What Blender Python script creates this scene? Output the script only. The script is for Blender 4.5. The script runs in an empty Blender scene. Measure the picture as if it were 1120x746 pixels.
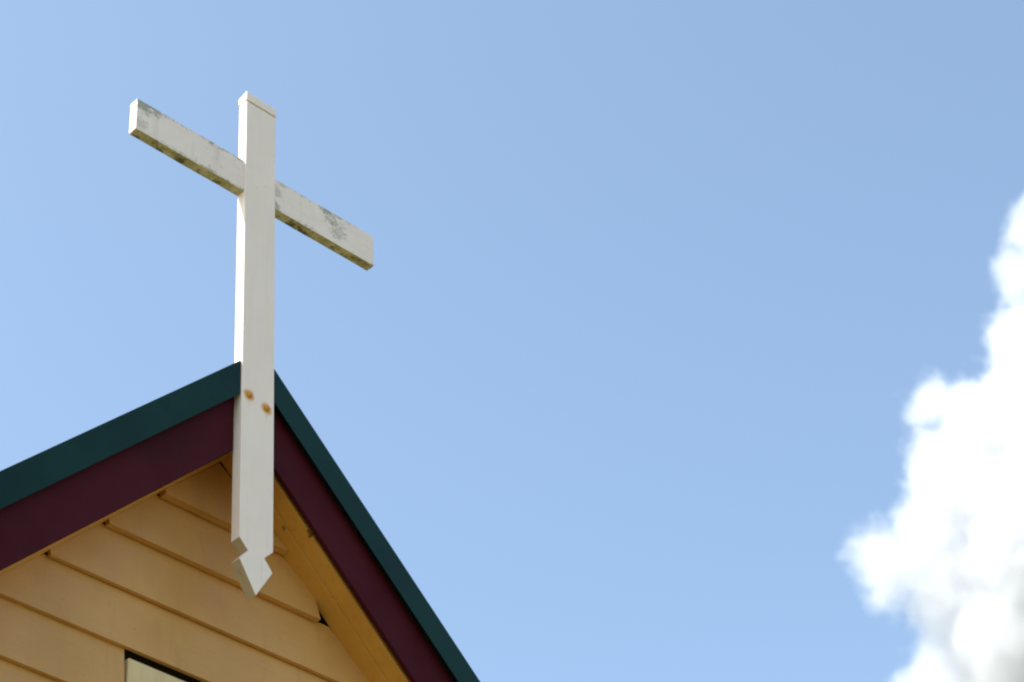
import bpy, bmesh, math, random
from mathutils import Vector, Matrix, noise
R = math.radians
random.seed(4)
sc = bpy.context.scene
COL = sc.collection
ZG = 5.3                                   # height of the roof apex above the ground

# ------------------------------------------------------------------ camera
FWD = Vector((0.5700655, 0.5253558, 0.6316854))
RGT = Vector((0.7106387, -0.7011464, -0.0581923))
UP = Vector((-0.4123323, -0.4820736, 0.7730376))
cd = bpy.data.cameras.new('camera')
cam = bpy.data.objects.new('camera', cd)
COL.objects.link(cam)
cam.matrix_world = Matrix(((RGT.x, UP.x, -FWD.x, -2.898763),
                           (RGT.y, UP.y, -FWD.y, -3.510674),
                           (RGT.z, UP.z, -FWD.z, ZG - 3.715060),
                           (0, 0, 0, 1)))
cd.sensor_width = 36.0
cd.lens = 36.0 * 2621.787 / 1120.0
cd.clip_start = 0.1
cd.clip_end = 20000
cd.dof.use_dof = True
cd.dof.focus_distance = 5.95
cd.dof.aperture_fstop = 9.0
sc.camera = cam

# ------------------------------------------------------------------ sky and sun
SUN_EL, SUN_AZ = R(52), R(-70)             # azimuth measured from +Y towards +X
w = bpy.data.worlds.new('World')
sc.world = w
w.use_nodes = True
nt = w.node_tree
sky = nt.nodes.new('ShaderNodeTexSky')
sky.sky_type = 'NISHITA'
sky.sun_disc = False
sky.sun_elevation = SUN_EL
sky.sun_rotation = SUN_AZ
sky.altitude = 50
sky.air_density = 0.75
sky.dust_density = 1.4
sky.ozone_density = 0.15
bg = nt.nodes['Background']
bg.inputs['Strength'].default_value = 0.15
wb = nt.nodes.new('ShaderNodeMix')          # white balance of the sky light
wb.data_type = 'RGBA'
wb.blend_type = 'MULTIPLY'
wb.inputs[0].default_value = 1.0
wb.inputs[7].default_value = (1.09, 1.10, 0.97, 1)
nt.links.new(sky.outputs[0], wb.inputs[6])
nt.links.new(wb.outputs[2], bg.inputs['Color'])
sd = bpy.data.lights.new('sun', 'SUN')
sd.energy = 4.0
sd.angle = R(0.53)
sd.color = (1.0, 0.95, 0.88)
sun = bpy.data.objects.new('sun', sd)
COL.objects.link(sun)
S = Vector((math.sin(SUN_AZ) * math.cos(SUN_EL), math.cos(SUN_AZ) * math.cos(SUN_EL), math.sin(SUN_EL)))
sun.rotation_euler = S.to_track_quat('Z', 'Y').to_euler()
sun.location = S * 60
sc.view_settings.view_transform = 'Standard'
sc.view_settings.look = 'None'
sc.view_settings.gamma = 1
sc.view_settings.exposure = 1.30
sc.render.engine = 'CYCLES'
sc.cycles.pixel_filter_type = 'BLACKMAN_HARRIS'
sc.cycles.filter_width = 2.2
sc.cycles.use_denoising = True
sc.cycles.max_bounces = 16
sc.cycles.diffuse_bounces = 5
sc.cycles.volume_bounces = 10
sc.cycles.volume_max_steps = 512

# ------------------------------------------------------------------ materials
def nodes(name):
    m = bpy.data.materials.new(name)
    m.use_nodes = True
    return m, m.node_tree, m.node_tree.nodes['Principled BSDF']

def N(t, kind, **kw):
    n = t.nodes.new(kind)
    for k, v in kw.items():
        if hasattr(n, k):
            setattr(n, k, v)
        else:
            n.inputs[k].default_value = v
    return n

def coords(t, scale=(1, 1, 1), loc=(0, 0, 0)):
    c = t.nodes.new('ShaderNodeTexCoord')
    mp = t.nodes.new('ShaderNodeMapping')
    mp.inputs['Scale'].default_value = scale
    mp.inputs['Location'].default_value = loc
    t.links.new(c.outputs['Object'], mp.inputs['Vector'])
    return mp.outputs[0]

def tex(t, vec, scale, detail=6, rough=0.6):
    n = N(t, 'ShaderNodeTexNoise')
    n.inputs['Scale'].default_value = scale
    n.inputs['Detail'].default_value = detail
    n.inputs['Roughness'].default_value = rough
    t.links.new(vec, n.inputs['Vector'])
    return n.outputs['Fac']

def ramp(t, fac, a, b, lo=0.0, hi=1.0):
    n = t.nodes.new('ShaderNodeMapRange')
    n.interpolation_type = 'SMOOTHSTEP'
    n.inputs['From Min'].default_value = a
    n.inputs['From Max'].default_value = b
    n.inputs['To Min'].default_value = lo
    n.inputs['To Max'].default_value = hi
    t.links.new(fac, n.inputs['Value'])
    return n.outputs[0]

def mth(t, op, a, b=None, c=None):
    n = t.nodes.new('ShaderNodeMath')
    n.operation = op
    for i, v in enumerate((a, b, c)):
        if v is None:
            continue
        if isinstance(v, (int, float)):
            n.inputs[i].default_value = v
        else:
            t.links.new(v, n.inputs[i])
    return n.outputs[0]

def mix(t, fac, a, b):
    n = t.nodes.new('ShaderNodeMix')
    n.data_type = 'RGBA'
    for sock, v in ((n.inputs[0], fac), (n.inputs[6], a), (n.inputs[7], b)):
        if isinstance(v, tuple):
            sock.default_value = (*v, 1)
        elif isinstance(v, (int, float)):
            sock.default_value = v
        else:
            t.links.new(v, sock)
    return n.outputs[2]

def dist(t, vec, p):
    n = t.nodes.new('ShaderNodeVectorMath')
    n.operation = 'DISTANCE'
    t.links.new(vec, n.inputs[0])
    n.inputs[1].default_value = p
    return n.outputs['Value']

def bump(t, bsdf, h, strength, distance):
    n = t.nodes.new('ShaderNodeBump')
    n.inputs['Strength'].default_value = strength
    n.inputs['Distance'].default_value = distance
    t.links.new(h, n.inputs['Height'])
    t.links.new(n.outputs[0], bsdf.inputs['Normal'])

def paint(name, col, col2, rough=0.45, grain=(3, 30, 30), dirt=(0.12, 0.09, 0.05), dirt_amt=0.35, bump_d=0.0008, spec=0.35, spots=(), spot_col=(0.07, 0.075, 0.05)):
    """old brush-painted timber: faint tone drift, grain and brush relief, sparse specks of dirt"""
    m, t, b = nodes(name)
    v = coords(t)
    vg = coords(t, grain)
    big = tex(t, v, 3.0, 5)
    fine = tex(t, vg, 4.0, 8, 0.65)
    c = mix(t, ramp(t, big, 0.35, 0.65), col, col2)
    sp = tex(t, v, 60.0, 4, 0.7)
    patch = tex(t, v, 9.0, 5, 0.7)
    k = mth(t, 'MULTIPLY', ramp(t, sp, 0.60, 0.74), ramp(t, patch, 0.45, 0.65, 0, dirt_amt))
    c = mix(t, k, c, dirt)
    k2 = mth(t, 'MULTIPLY', ramp(t, fine, 0.5, 0.8), dirt_amt * 0.4)
    c = mix(t, k2, c, dirt)
    streak = tex(t, coords(t, (16, 16, 1.5)), 1.6, 5, 0.6)
    c = mix(t, ramp(t, streak, 0.52, 0.72, 0, dirt_amt * 0.35), c, dirt)
    for (p, r, amt, thr) in spots:           # places where the paint has flaked and gone mouldy
        d = dist(t, v, p)
        near = ramp(t, d, r, r * 0.25)
        blot = tex(t, coords(t, (1, 1, 1.4)), 85.0, 7, 0.75)
        lim = ramp(t, mth(t, 'ADD', mth(t, 'MULTIPLY', near, 0.24), blot), thr - 0.02, thr + 0.10, 0, amt)
        c = mix(t, mth(t, 'MULTIPLY', lim, ramp(t, near, 0.0, 0.1)), c, spot_col)
    t.links.new(c, b.inputs['Base Color'])
    b.inputs['Roughness'].default_value = rough
    b.inputs['Specular IOR Level'].default_value = spec
    bump(t, b, mth(t, 'ADD', fine, mth(t, 'MULTIPLY', sp, 0.5)), 0.5, bump_d)
    return m, t, b, v

M = {}
# the cross stands at (0, 0, CZ): its materials work in its own coordinates
CZ = ZG - 0.72
def cl(x, y, z):
    return (x, y, ZG + z - CZ)
BOLTS = [(-0.0276, -0.161), (0.0265, -0.1753)]
SILL = [((0.268, 0.004, 0.548), 0.06, 0.6, 0.67), ((0.24, 0.004, 0.575), 0.045, 0.6, 0.66), ((-0.375, 0.004, 0.596), 0.055, 0.85, 0.60), ((-0.335, 0.004, 0.600), 0.05, 0.8, 0.64),
        ((0.055, 0.004, 0.56), 0.04, 0.5, 0.68), ((-0.17, 0.004, 0.60), 0.04, 0.4, 0.68), ((0.075, 0.004, 0.598), 0.03, 0.5, 0.64),
        ((0.225, 0.004, 0.600), 0.035, 0.75, 0.62), ((-0.38, 0.004, 0.52), 0.04, 0.4, 0.66), ((0.05, 0.004, 0.50), 0.03, 0.7, 0.60)]
M['bar'], t, b, v = paint('flaking white paint', (0.77, 0.645, 0.57), (0.72, 0.60, 0.53), 0.5, (3, 30, 30), (0.25, 0.21, 0.15), 0.5,
                     spots=[(cl(*p), r, a, th) for p, r, a, th in SILL], spot_col=(0.25, 0.26, 0.19))
base = b.inputs['Base Color'].links[0].from_socket
sep = t.nodes.new('ShaderNodeSeparateXYZ')
t.links.new(v, sep.inputs[0])
ze0, ze1 = cl(0, 0, 0.4929)[2], cl(0, 0, 0.5978)[2]
edge = mth(t, 'MINIMUM', mth(t, 'SUBTRACT', sep.outputs[2], ze0), mth(t, 'SUBTRACT', ze1, sep.outputs[2]))
spk = tex(t, v, 75.0, 6, 0.75)
bro = tex(t, v, 6.0, 3, 0.6)
k = mth(t, 'ADD', spk, mth(t, 'MULTIPLY', ramp(t, edge, 0.018, 0.0), 0.16))
k = mth(t, 'MULTIPLY', ramp(t, k, 0.60, 0.72), ramp(t, bro, 0.38, 0.58, 0, 0.8))
base = mix(t, k, base, (0.24, 0.23, 0.15))
t.links.new(base, b.inputs['Base Color'])
M['post'], t, b, v = paint('aged white paint', (0.78, 0.655, 0.575), (0.74, 0.62, 0.54), 0.5, (30, 30, 3), (0.3, 0.26, 0.2), 0.3)
base = b.inputs['Base Color'].links[0].from_socket
sep = t.nodes.new('ShaderNodeSeparateXYZ')
t.links.new(v, sep.inputs[0])
crk = tex(t, coords(t, (45, 45, 1.6)), 2.2, 5, 0.6)
base = mix(t, ramp(t, crk, 0.66, 0.71, 0, 0.35), base, (0.30, 0.27, 0.22))
nz = tex(t, v, 70.0, 5, 0.7)
wob = mth(t, 'MULTIPLY_ADD', nz, 0.012, -0.006)
for (bx, bz) in BOLTS:                       # rust that has bled out of the bolt holes and run down a little
    p = cl(bx, 0, bz)
    d = mth(t, 'ADD', dist(t, v, p), wob)
    halo = ramp(t, d, 0.022, 0.009, 0, 0.9)
    dx = mth(t, 'ABSOLUTE', mth(t, 'ADD', mth(t, 'SUBTRACT', sep.outputs[0], bx), mth(t, 'MULTIPLY', wob, 0.6)))
    dz = mth(t, 'SUBTRACT', p[2], sep.outputs[2])
    run = mth(t, 'MULTIPLY', ramp(t, dx, 0.0075, 0.001), mth(t, 'MULTIPLY', ramp(t, dz, 0.0, 0.01), ramp(t, dz, 0.05, 0.01, 0, 0.25)))
    base = mix(t, run, base, (0.50, 0.33, 0.13))
    base = mix(t, halo, base, (0.56, 0.25, 0.035))
t.links.new(base, b.inputs['Base Color'])

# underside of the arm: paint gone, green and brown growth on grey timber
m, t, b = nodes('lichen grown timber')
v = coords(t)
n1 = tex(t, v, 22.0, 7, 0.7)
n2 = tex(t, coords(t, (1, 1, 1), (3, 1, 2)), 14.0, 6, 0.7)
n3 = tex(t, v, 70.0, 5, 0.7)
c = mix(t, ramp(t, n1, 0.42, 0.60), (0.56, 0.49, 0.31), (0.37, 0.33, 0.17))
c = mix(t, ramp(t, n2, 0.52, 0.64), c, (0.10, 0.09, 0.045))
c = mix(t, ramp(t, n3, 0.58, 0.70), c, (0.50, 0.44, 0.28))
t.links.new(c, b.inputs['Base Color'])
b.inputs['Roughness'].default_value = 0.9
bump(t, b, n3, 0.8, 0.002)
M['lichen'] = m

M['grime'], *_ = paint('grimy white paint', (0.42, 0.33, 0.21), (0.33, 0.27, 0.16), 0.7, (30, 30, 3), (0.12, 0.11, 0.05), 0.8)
m, t, b = nodes('rusty iron')
n1 = tex(t, coords(t), 130.0, 6, 0.7)
t.links.new(mix(t, ramp(t, n1, 0.4, 0.65), (0.36, 0.13, 0.012), (0.60, 0.26, 0.03)), b.inputs['Base Color'])
b.inputs['Roughness'].default_value = 0.85
bump(t, b, n1, 0.8, 0.001)
M['rust'] = m

M['cream'], *_ = paint('cream weatherboard paint', (0.52, 0.273, 0.085), (0.455, 0.236, 0.067), 0.42, (3, 30, 40), (0.22, 0.12, 0.03), 0.5, 0.0006)
M['soffit'], *_ = paint('cream soffit paint', (0.56, 0.285, 0.055), (0.47, 0.23, 0.040), 0.42, (20, 20, 20), (0.20, 0.10, 0.02), 0.6, 0.0006,
                        spots=[((0.2035, 0.047 - 0.1578, ZG - 0.435), 0.018, 0.9, 0.60), ((0.1683, 0.107 - 0.1578, ZG - 0.4038), 0.010, 0.6, 0.57), ((0.36, 0.075 - 0.1578, ZG - 0.60), 0.02, 0.4, 0.62)], spot_col=(0.06, 0.025, 0.01))
M['maroon'], *_ = paint('maroon gloss paint', (0.056, 0.0078, 0.0128), (0.042, 0.0056, 0.0098), 0.6, (8, 30, 8), (0.03, 0.012, 0.012), 0.5, 0.0004, 0.05)
M['hatch'], *_ = paint('pale hatch paint', (0.62, 0.46, 0.24), (0.57, 0.41, 0.2), 0.42, (30, 30, 3), (0.22, 0.14, 0.05), 0.5)
m, t, b = nodes('green coated steel')
n1 = tex(t, coords(t), 5.0, 5)
n2 = tex(t, coords(t), 120.0, 4)
t.links.new(mix(t, ramp(t, n1, 0.35, 0.65), (0.0025, 0.020, 0.018), (0.004, 0.027, 0.023)), b.inputs['Base Color'])
b.inputs['Roughness'].default_value = 0.42
b.inputs['Specular IOR Level'].default_value = 0.12
bump(t, b, n1, 0.25, 0.004)
M['green'] = m
m, t, b = nodes('cavity shade and footing')
n1 = tex(t, coords(t), 20.0)
t.links.new(mix(t, n1, (0.02, 0.014, 0.008), (0.05, 0.035, 0.02)), b.inputs['Base Color'])  # near-black colour stands in for shade inside gaps; the footing shares it
b.inputs['Roughness'].default_value = 0.9
M['dark'] = m
m, t, b = nodes('dry mown grass')
v = coords(t)
n1 = tex(t, v, 0.15, 8, 0.65)
n2 = tex(t, v, 9.0, 8, 0.7)
c = mix(t, ramp(t, n1, 0.4, 0.62), (0.14, 0.13, 0.045), (0.24, 0.195, 0.09))
c = mix(t, ramp(t, n2, 0.4, 0.7, 0, 0.6), c, (0.10, 0.11, 0.035))
t.links.new(c, b.inputs['Base Color'])
b.inputs['Roughness'].default_value = 0.95
bump(t, b, n2, 1.0, 0.05)
M['grass'] = m

# ------------------------------------------------------------------ helpers
def loc_of(o):
    v = Vector((0, 0, 0))
    while o is not None:
        v += Vector(o.location)
        o = o.parent
    return v

def obj(name, bm, mats, parent=None, smooth=False):
    """links bm (in world coordinates) as one mesh object under parent"""
    if not isinstance(mats, (list, tuple)):
        mats = [mats]
    off = loc_of(parent) if parent else Vector((0, 0, 0))
    bmesh.ops.translate(bm, verts=bm.verts, vec=-off)
    bmesh.ops.recalc_face_normals(bm, faces=bm.faces)
    me = bpy.data.meshes.new(name)
    bm.to_mesh(me)
    bm.free()
    for mm in mats:
        me.materials.append(mm)
    if smooth:
        for p in me.polygons:
            p.use_smooth = True
    o = bpy.data.objects.new(name, me)
    COL.objects.link(o)
    if parent:
        o.parent = parent
    return o

def thing(name, label, cat, loc):
    o = bpy.data.objects.new(name, None)
    o.empty_display_size = 0.2
    o.location = loc
    COL.objects.link(o)
    o['label'] = label
    o['category'] = cat
    return o

def prism(bm, pts, y0, y1):
    """outline in XZ (world) given thickness from y0 to y1"""
    a = [bm.verts.new((x, y0, z)) for x, z in pts]
    c = [bm.verts.new((x, y1, z)) for x, z in pts]
    fs = [bm.faces.new(a), bm.faces.new(c[::-1])]
    n = len(pts)
    for i in range(n):
        j = (i + 1) % n
        fs.append(bm.faces.new((a[j], a[i], c[i], c[j])))
    return fs

def box(bm, x0, x1, y0, y1, z0, z1):
    return prism(bm, [(x0, z0), (x1, z0), (x1, z1), (x0, z1)], y0, y1)

def bevel(bm, w_, seg=2):
    bmesh.ops.recalc_face_normals(bm, faces=bm.faces)
    bmesh.ops.bevel(bm, geom=[e for e in bm.edges if e.is_manifold and e.calc_face_angle(0) > 0.2], offset=w_, segments=seg, profile=0.6, affect='EDGES')

def wobble(bm, amp, scale):
    for v in bm.verts:
        n = noise.noise_vector(v.co * scale)
        v.co += n * amp

# ------------------------------------------------------------------ ground
bm = bmesh.new()
K = 64
ring = [0, 4, 10, 25, 60, 150, 400, 1000, 2500, 6000]
prev = [bm.verts.new((0, 4, 0))]
for rr in ring[1:]:
    cur = [bm.verts.new((rr * math.cos(2 * math.pi * i / K), 4 + rr * math.sin(2 * math.pi * i / K), 0)) for i in range(K)]
    for i in range(K):
        j = (i + 1) % K
        if len(prev) == 1:
            bm.faces.new((prev[0], cur[i], cur[j]))
        else:
            bm.faces.new((prev[i], cur[i], cur[j], prev[j]))
    prev = cur
g = obj('ground', bm, M['grass'])
g['kind'] = 'structure'

# ------------------------------------------------------------------ the little church
W = 0.05                                   # half width of the post
AX = 0.0134                                # apex of the roof
SL, SR = 0.99099, 0.96419                  # slopes left and right
HG, HM = 0.0723, 0.1831                    # depth below the roof line: capping, barge board (square to the slope)
YG, YM, BT = 0.0030, 0.0250, 0.012         # fronts of capping and barge board, board thickness
O = 0.1578                                 # plane of the gable wall
XE = 2.45                                  # eaves
LEN = 9.0
WH = 2.12                                  # half width of the body

def rz(x, h):
    """height of the line lying h below the roof line, measured square to the slope"""
    if x < AX:
        return ZG - SL * (AX - x) - h * math.sqrt(1 + SL * SL)
    return ZG - SR * (x - AX) - h * math.sqrt(1 + SR * SR)

church = thing('wooden_church', 'small cream weatherboard church gable with green roof edge and maroon barge boards', 'church', (0, O, 0))

def rake(sg, xin, h0, h1, y0, y1, bm, xout=XE):
    xa, xb = (sg * xin, sg * xout)
    return prism(bm, [(xa, rz(xa, h0)), (xb, rz(xb, h0)), (xb, rz(xb, h1)), (xa, rz(xa, h1))], y0, y1)

# roof: corrugated sheets and a ridge roll
roof = None
bm = bmesh.new()
ny = int(LEN / 0.0095)
for sg in (-1, 1):
    rows = []
    for i in range(ny + 1):
        y = 0.10 + LEN * i / ny
        dz = 0.008 * math.cos(2 * math.pi * y / 0.076)
        r = []
        for x in (AX + sg * 0.012, sg * (XE + 0.05)):
            for h in (0.014, 0.0155):
                r.append(bm.verts.new((x, y, rz(x, h) + dz)))
        rows.append(r)
    for i in range(ny):
        a, c = rows[i], rows[i + 1]
        for p, q in ((0, 2), (2, 3), (3, 1), (1, 0)):
            bm.faces.new((a[p], a[q], c[q], c[p]))
    for r in (rows[0], rows[-1]):
        bm.faces.new((r[0], r[1], r[3], r[2]))
roof = obj('roof', bm, M['green'], church)
bm = bmesh.new()
sec = [(-0.14, 0.0), (-0.02, -0.003), (0.0, 0.014), (0.02, -0.003), (0.14, 0.0)]
def rp(dx, lift):
    x = AX + dx
    return (x, rz(x, 0.003) + lift)
pts = [rp(-0.14, 0), rp(-0.018, 0), rp(0, 0.012), rp(0.018, 0), rp(0.14, 0), rp(0.14, -0.003), rp(0.018, -0.003), rp(0, 0.009), rp(-0.018, -0.003), rp(-0.14, -0.003)]
prism(bm, pts, 0.0312, LEN + 0.1)
obj('ridge_cap', bm, M['green'], roof)

for sg in (-1, 1):
    xin = W + 0.0022
    # barge capping: folded steel, front leaf with a returned lip, top flange over the sheets
    bm = bmesh.new()
    rake(sg, xin, 0.0, HG, YG, YG + 0.002, bm)
    rake(sg, xin, 0.0, 0.0022, YG + 0.0022, 0.17, bm)
    obj('barge_capping', bm, M['green'], church)
    bm = bmesh.new()
    rake(sg, xin + 0.001, HG - 0.013, HM, YM, YM + BT, bm)
    bevel(bm, 0.0012, 1)
    obj('barge_board', bm, M['maroon'], church)
    # soffit: two boards along the rake, one with a butt joint
    sf = None
    y0, ym, y1 = YM + BT - 0.012, 0.098, O - 0.001
    h0, h1 = HM - 0.016, HM - 0.0042
    YS = YM + BT + 0.012
    bm = bmesh.new()
    for (ya, yb, ends) in ((YS, ym - 0.0005, (0.0, XE - 0.02)), (ym + 0.0005, y1, (0.0, XE - 0.02))):
        for k in range(len(ends) - 1):
            bb = bmesh.new()
            xi, xo = ends[k] + 0.0015, ends[k + 1] - 0.0015
            if k == 0:
                xi = sg * AX + 0.0003
            rake(sg, xi, h0, h1, ya, yb, bb, xo)
            bevel(bb, 0.0015, 1)
            tmp = bpy.data.meshes.new('tmp')
            bb.to_mesh(tmp)
            bb.free()
            bm.from_mesh(tmp)
            bpy.data.meshes.remove(tmp)
    sf = obj('soffit', bm, M['soffit'], church)

# dark lining added behind the soffit; its colour stands in for shade in joints
bm = bmesh.new()
for sg in (-1, 1):
    rake(sg, sg * AX + 0.001, HM - 0.155, HM - 0.03, 0.040, O - 0.002, bm)
obj('gap_shade_lining', bm, M['dark'], church)
# gable wall: bevelled weatherboards, each lapped over the one below
L2, SP = -0.4403, 0.14667
LIP, LAP = 0.016, 0.006
HX0, HX1 = -0.236, 0.262                    # hatch opening
HZ1 = L2 - 3 * SP + 0.002
HZ0 = HZ1 - 0.60
def soff(x):
    return rz(x, HM + 0.0006)
def xl(z):
    """x where the soffit line meets height z, left and right"""
    cl_, cr_ = math.sqrt(1 + SL * SL), math.sqrt(1 + SR * SR)
    d = ZG - z
    return AX - (d - (HM - 0.004) * cl_) / SL, AX + (d - (HM - 0.004) * cr_) / SR
bm = bmesh.new()
k = 0
while True:
    zb = ZG + L2 - k * SP
    zt = zb + SP + LAP if k else ZG
    if zb < 0.25:
        break
    xa, xb = xl(zb)
    ta, tb = xl(zt)
    if tb < ta:
        ta = tb = 0.5 * (ta + tb)
    zt_ = zt if tb > ta + 1e-4 else ZG - (HM - 0.004) * math.sqrt(1 + SL * SL) - 0.003
    yb_, yt_ = O - LIP, O - 0.001
    if xb > xa:
        eave = xb > WH
        spans = [(max(xa, -WH), min(xb, WH), max(ta, -WH), min(tb, WH))]
        if zb < ZG + HZ1 - 0.01 and zt > ZG + HZ0 + LAP:
            s = spans[0]
            spans = [(s[0], HX0 - 0.004, s[2], HX0 - 0.004), (HX1 + 0.004, s[1], HX1 + 0.004, s[3])]
        lip = (0.026, 0.020)[k] if k < 2 else 0.015
        yb_ = O - lip
        jit = random.uniform(-0.0012, 0.0012)
        for si, (a, b_, c, d) in enumerate(spans):
            # clipped lower corners: the boards were cut a little short of the soffit
            cutl = random.uniform(0.013, 0.020) if not eave else 0.0
            cutr = 0.004 if not eave else 0.0
            if k == 1:
                cutr = 0.050
            if si == 1:
                cutl = 0
            if len(spans) == 2 and si == 0:
                cutr = 0
            tip = yb_ + jit
            def yy(z):
                return tip + (yt_ - tip) * (z - zb) / (zt_ - zb)
            out = [(a + cutl, zb), (b_ - cutr, zb)]
            if cutr:
                f = min(1, cutr * 1.15 / (zt_ - zb)); out.append((b_ + (d - b_) * f, zb + (zt_ - zb) * f))
            out.append((d, zt_))
            if c < d - 1e-4:
                out.append((c, zt_))
            if cutl:
                f = min(1, cutl * 0.9 / (zt_ - zb)); out.append((a + (c - a) * f, zb + (zt_ - zb) * f))
            fr = [bm.verts.new((x, yy(z), z)) for x, z in out]
            bk = [bm.verts.new((x, yy(z) + lip - 0.004, z)) for x, z in out]
            bm.faces.new(fr)
            bm.faces.new(bk[::-1])
            for i in range(len(out)):
                j = (i + 1) % len(out)
                bm.faces.new((fr[j], fr[i], bk[i], bk[j]))
    k += 1
gable = obj('gable_wall', bm, M['cream'], church)
gable['label'] = 'cream gable wall of lapped weatherboards'
# dark backing sheet behind the boards, its colour standing for shade in the holes
bm = bmesh.new()
zs = ZG - 0.30
xs = xl(zs)
pts = [(-WH + 0.02, 0.25), (WH - 0.02, 0.25), (WH - 0.02, rz(WH - 0.02, HM + 0.02)), (AX, rz(AX, HM + 0.02)), (-WH + 0.02, rz(-WH + 0.02, HM + 0.02))]
prism(bm, pts, O + 0.034, O + 0.07)
obj('gap_shade_backing', bm, M['dark'], church)
# hatch in the gable: a board door with a dark gap under its head
bm = bmesh.new()
box(bm, HX0 + 0.003, HX1 - 0.003, O - 0.010, O + 0.012, ZG + HZ0, ZG + HZ1 - 0.024)
bevel(bm, 0.002, 1)
hat = obj('gable_hatch', bm, M['hatch'], church)
hat['label'] = 'paler hatch with dark gap along its top edge'
# side and rear walls, floor plate
bm = bmesh.new()
for sg in (-1, 1):
    x = sg * WH
    z = 0.25
    while z < rz(x, HM) - 0.05:
        zt = min(z + SP + LAP, rz(x, HM - 0.02))
        vs = []
        for (xx, zz) in ((x + sg * LIP, z), (x, zt), (x - sg * 0.02, zt), (x - sg * 0.02, z)):
            vs.append((bm.verts.new((xx, O + 0.004, zz)), bm.verts.new((xx, O + LEN - 0.3, zz))))
        for i in range(4):
            j = (i + 1) % 4
            bm.faces.new((vs[i][0], vs[j][0], vs[j][1], vs[i][1]))
        bm.faces.new([v_[0] for v_ in vs])
        bm.faces.new([v_[1] for v_ in vs][::-1])
        z += SP
obj('side_wall', bm, M['cream'], church)
bm = bmesh.new()
prism(bm, [(-WH - 0.004, 0.25), (WH + 0.004, 0.25), (WH + 0.004, rz(WH, HM)), (AX, rz(AX, HM)), (-WH - 0.004, rz(-WH, HM))], O + LEN - 0.298, O + LEN - 0.25)
obj('rear_wall', bm, M['cream'], church)
bm = bmesh.new()
box(bm, -WH + 0.03, WH - 0.03, O + 0.075, O + LEN - 0.31, -0.2, 0.24)
obj('footing', bm, M['dark'], church)

# ------------------------------------------------------------------ the cross
cross = thing('wooden_cross', 'tall white painted timber cross with pointed foot fixed over the gable apex', 'cross', (0, 0, CZ))
D = 0.0304
zt = ZG + 0.8156
bm = bmesh.new()
out = [(-W, zt), (-W, ZG - 0.5809), (-W + 0.0257, ZG - 0.6080), (-W + 0.001, ZG - 0.6385), (0.0, ZG - 0.7200),
       (W - 0.001, ZG - 0.6385), (W - 0.0257, ZG - 0.6080), (W, ZG - 0.5809), (W, zt)]
prism(bm, out, 0.0, D)
bevel(bm, 0.0016, 2)
bmesh.ops.recalc_face_normals(bm, faces=bm.faces)
bm.normal_update()
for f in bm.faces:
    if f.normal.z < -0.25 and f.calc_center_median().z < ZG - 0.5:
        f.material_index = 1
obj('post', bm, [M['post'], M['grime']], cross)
bm = bmesh.new()
z0 = zt + 0.0036
for f_ in (1,):
    vs = []
    e = 0.0016
    for (x, y, z) in ((-W - e, -e, z0), (W + e, -e, z0), (W + e, D + e, z0), (-W - e, D + e, z0), (-W - e, -e, z0 + 0.030), (W + e, -e, z0 + 0.026), (W + e, D + e, z0 + 0.018), (-W - e, D + e, z0 + 0.021)):
        vs.append(bm.verts.new((x, y, z)))
    for q in ((0, 1, 5, 4), (1, 2, 6, 5), (2, 3, 7, 6), (3, 0, 4, 7), (4, 5, 6, 7), (0, 3, 2, 1)):
        bm.faces.new([vs[i] for i in q])
box(bm, -W + 0.010, W - 0.010, 0.009, D - 0.009, zt - 0.002, z0 + 0.001)
bevel(bm, 0.0016, 2)
obj('post_cap', bm, M['post'], cross)
L, BZ, BH, YB, BD = 0.3966, 0.4929, 0.1049, 0.0040, 0.0278
bm = bmesh.new()
box(bm, -L, L, YB, YB + BD, ZG + BZ, ZG + BZ + BH)
cuts = [e for e in bm.edges if abs(e.verts[0].co.x - e.verts[1].co.x) > 0.5]
bmesh.ops.subdivide_edges(bm, edges=cuts, cuts=40, use_grid_fill=True)
bevel(bm, 0.0018, 2)
bmesh.ops.recalc_face_normals(bm, faces=bm.faces)
for v in bm.verts:                           # timber that has weathered out of true
    n = noise.noise(Vector((v.co.x * 14, 0.3, v.co.z * 5)))
    v.co.z += 0.0012 * n
    v.co.y += 0.0006 * noise.noise(Vector((v.co.x * 9, 4.3, 0)))
bm.normal_update()
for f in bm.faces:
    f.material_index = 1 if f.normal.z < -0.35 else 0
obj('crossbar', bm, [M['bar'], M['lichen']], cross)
for (bx, bz) in BOLTS:
    bm = bmesh.new()
    bmesh.ops.create_uvsphere(bm, u_segments=16, v_segments=10, radius=0.0085)
    for v in bm.verts:
        v.co.y *= 0.6
    wobble(bm, 0.0006, 300)
    bmesh.ops.translate(bm, verts=bm.verts, vec=(bx, -0.0008, ZG + bz))
    obj('bolt_head', bm, M['rust'], cross, True)
for (bx, bz) in ((0.0183, 0.5475), (-0.012, 0.5262)):   # filled nail holes where the arm is let into the post
    bm = bmesh.new()
    bmesh.ops.create_uvsphere(bm, u_segments=12, v_segments=8, radius=0.0034)
    for v in bm.verts:
        v.co.y *= 0.4
    bmesh.ops.translate(bm, verts=bm.verts, vec=(bx, -0.0002, ZG + bz))
    obj('nail_head', bm, M['bar'], cross, True)

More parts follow.
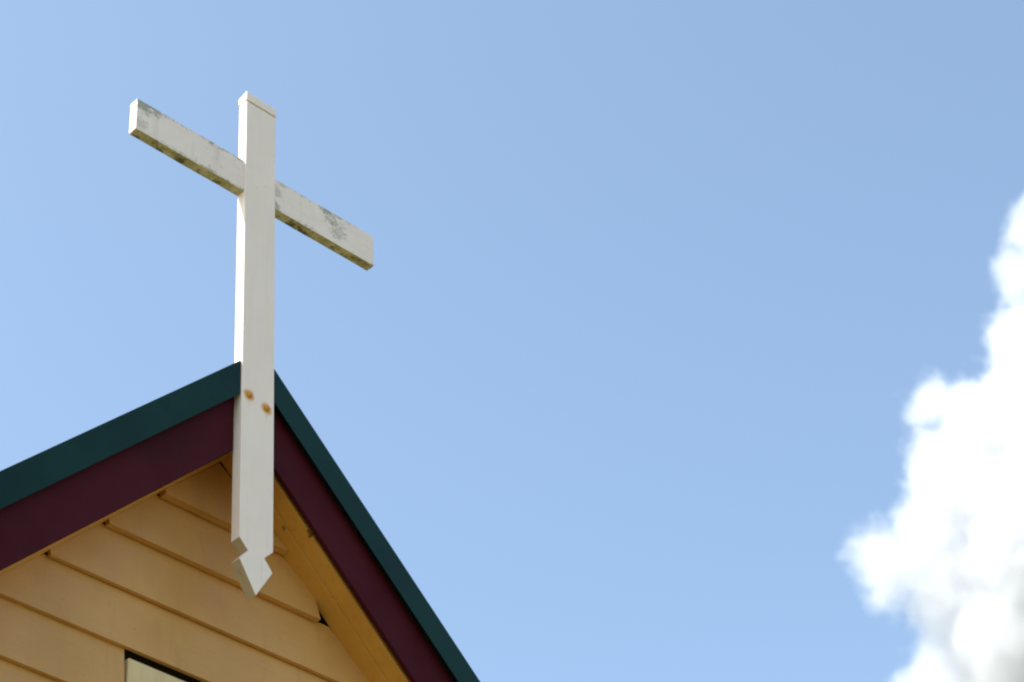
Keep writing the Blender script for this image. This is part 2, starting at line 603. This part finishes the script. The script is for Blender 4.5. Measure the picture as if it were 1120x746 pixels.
# ------------------------------------------------------------------ the cloud
PUFFS = [(1368, 676, 1289, 22.0), (1386, 702, 1256, 27.0), (1381, 686, 1279, 22.9), (1427, 720, 1199, 54.9), (1392, 713, 1243, 19.8), (1443, 766, 1149, 64.1), (1386, 813, 1187, 22.9),
         (1404, 799, 1176, 30.5), (1431, 812, 1133, 59.5), (1433, 854, 1097, 47.3), (1396, 900, 1091, 24.3), (1420, 898, 1079, 33.6),
         (1422, 912, 1064, 21.4), (1470, 850, 1052, 67.1), (1485, 891, 994, 54.9), (1465, 927, 991, 29.0), (1502, 769, 1069, 99.2),
         (1463, 699, 1167, 91.5), (1544, 815, 970, 106.8), (1408, 666, 1251, 38.1), (1418, 772, 1034, 51.3), (1398, 773, 1078, 33.1),
         (1440, 821, 983, 44.2)]
CC = Vector((1450, 800, 1110))
bm = bmesh.new()
for (x, y, z, r) in PUFFS:
    bmesh.ops.create_icosphere(bm, subdivisions=2, radius=r * 1.32 + 3, matrix=Matrix.Translation(Vector((x, y, z)) - CC))
res = bmesh.ops.convex_hull(bm, input=bm.verts)
keep = {e for e in res['geom'] if isinstance(e, bmesh.types.BMVert)}
dead = [v for v in bm.verts if v not in keep or not any(f in res['geom'] for f in v.link_faces)]
inner = set(res['geom_interior']) | set(res['geom_unused'])
bmesh.ops.delete(bm, geom=[g_ for g_ in inner if isinstance(g_, bmesh.types.BMVert)], context='VERTS')
m = bpy.data.materials.new('cloud vapour')
m.use_nodes = True
t = m.node_tree
t.nodes.remove(t.nodes['Principled BSDF'])
pv = t.nodes.new('ShaderNodeVolumePrincipled')
pv.inputs['Color'].default_value = (0.83, 0.845, 0.875, 1)
pv.inputs['Anisotropy'].default_value = 0.25
tc = t.nodes.new('ShaderNodeTexCoord')
P0 = tc.outputs['Object']
wn = N(t, 'ShaderNodeTexNoise')
wn.inputs['Scale'].default_value = 1 / 45.0
wn.inputs['Detail'].default_value = 2
t.links.new(P0, wn.inputs['Vector'])
wv = t.nodes.new('ShaderNodeVectorMath'); wv.operation = 'MULTIPLY_ADD'
t.links.new(wn.outputs['Color'], wv.inputs[0])
wv.inputs[1].default_value = (26, 26, 26)
wv.inputs[2].default_value = (-13, -13, -13)
wa = t.nodes.new('ShaderNodeVectorMath'); wa.operation = 'ADD'
t.links.new(P0, wa.inputs[0]); t.links.new(wv.outputs[0], wa.inputs[1])
P = wa.outputs[0]
field = None
for (x, y, z, r) in PUFFS:
    d = dist(t, P, tuple(Vector((x, y, z)) - CC))
    v_ = mth(t, 'MULTIPLY_ADD', d, -1.0, r)        # metres inside the puff
    field = v_ if field is None else mth(t, 'MAXIMUM', field, v_)
fn = tex(t, P0, 1 / 22.0, 8, 0.62)
fld = mth(t, 'ADD', field, mth(t, 'MULTIPLY_ADD', fn, 44.0, -17.0))
dens = ramp(t, fld, 0.0, 22.0, 0.0, 0.04)
t.links.new(dens, pv.inputs['Density'])
t.links.new(pv.outputs[0], t.nodes['Material Output'].inputs['Volume'])
m.cycles.volume_step_rate = 0.25
cloud = obj('cloud', bm, m)
cloud.location = CC
cloud['label'] = 'bright white billowing cumulus cloud in the blue sky right of the cross'
cloud['category'] = 'cloud'
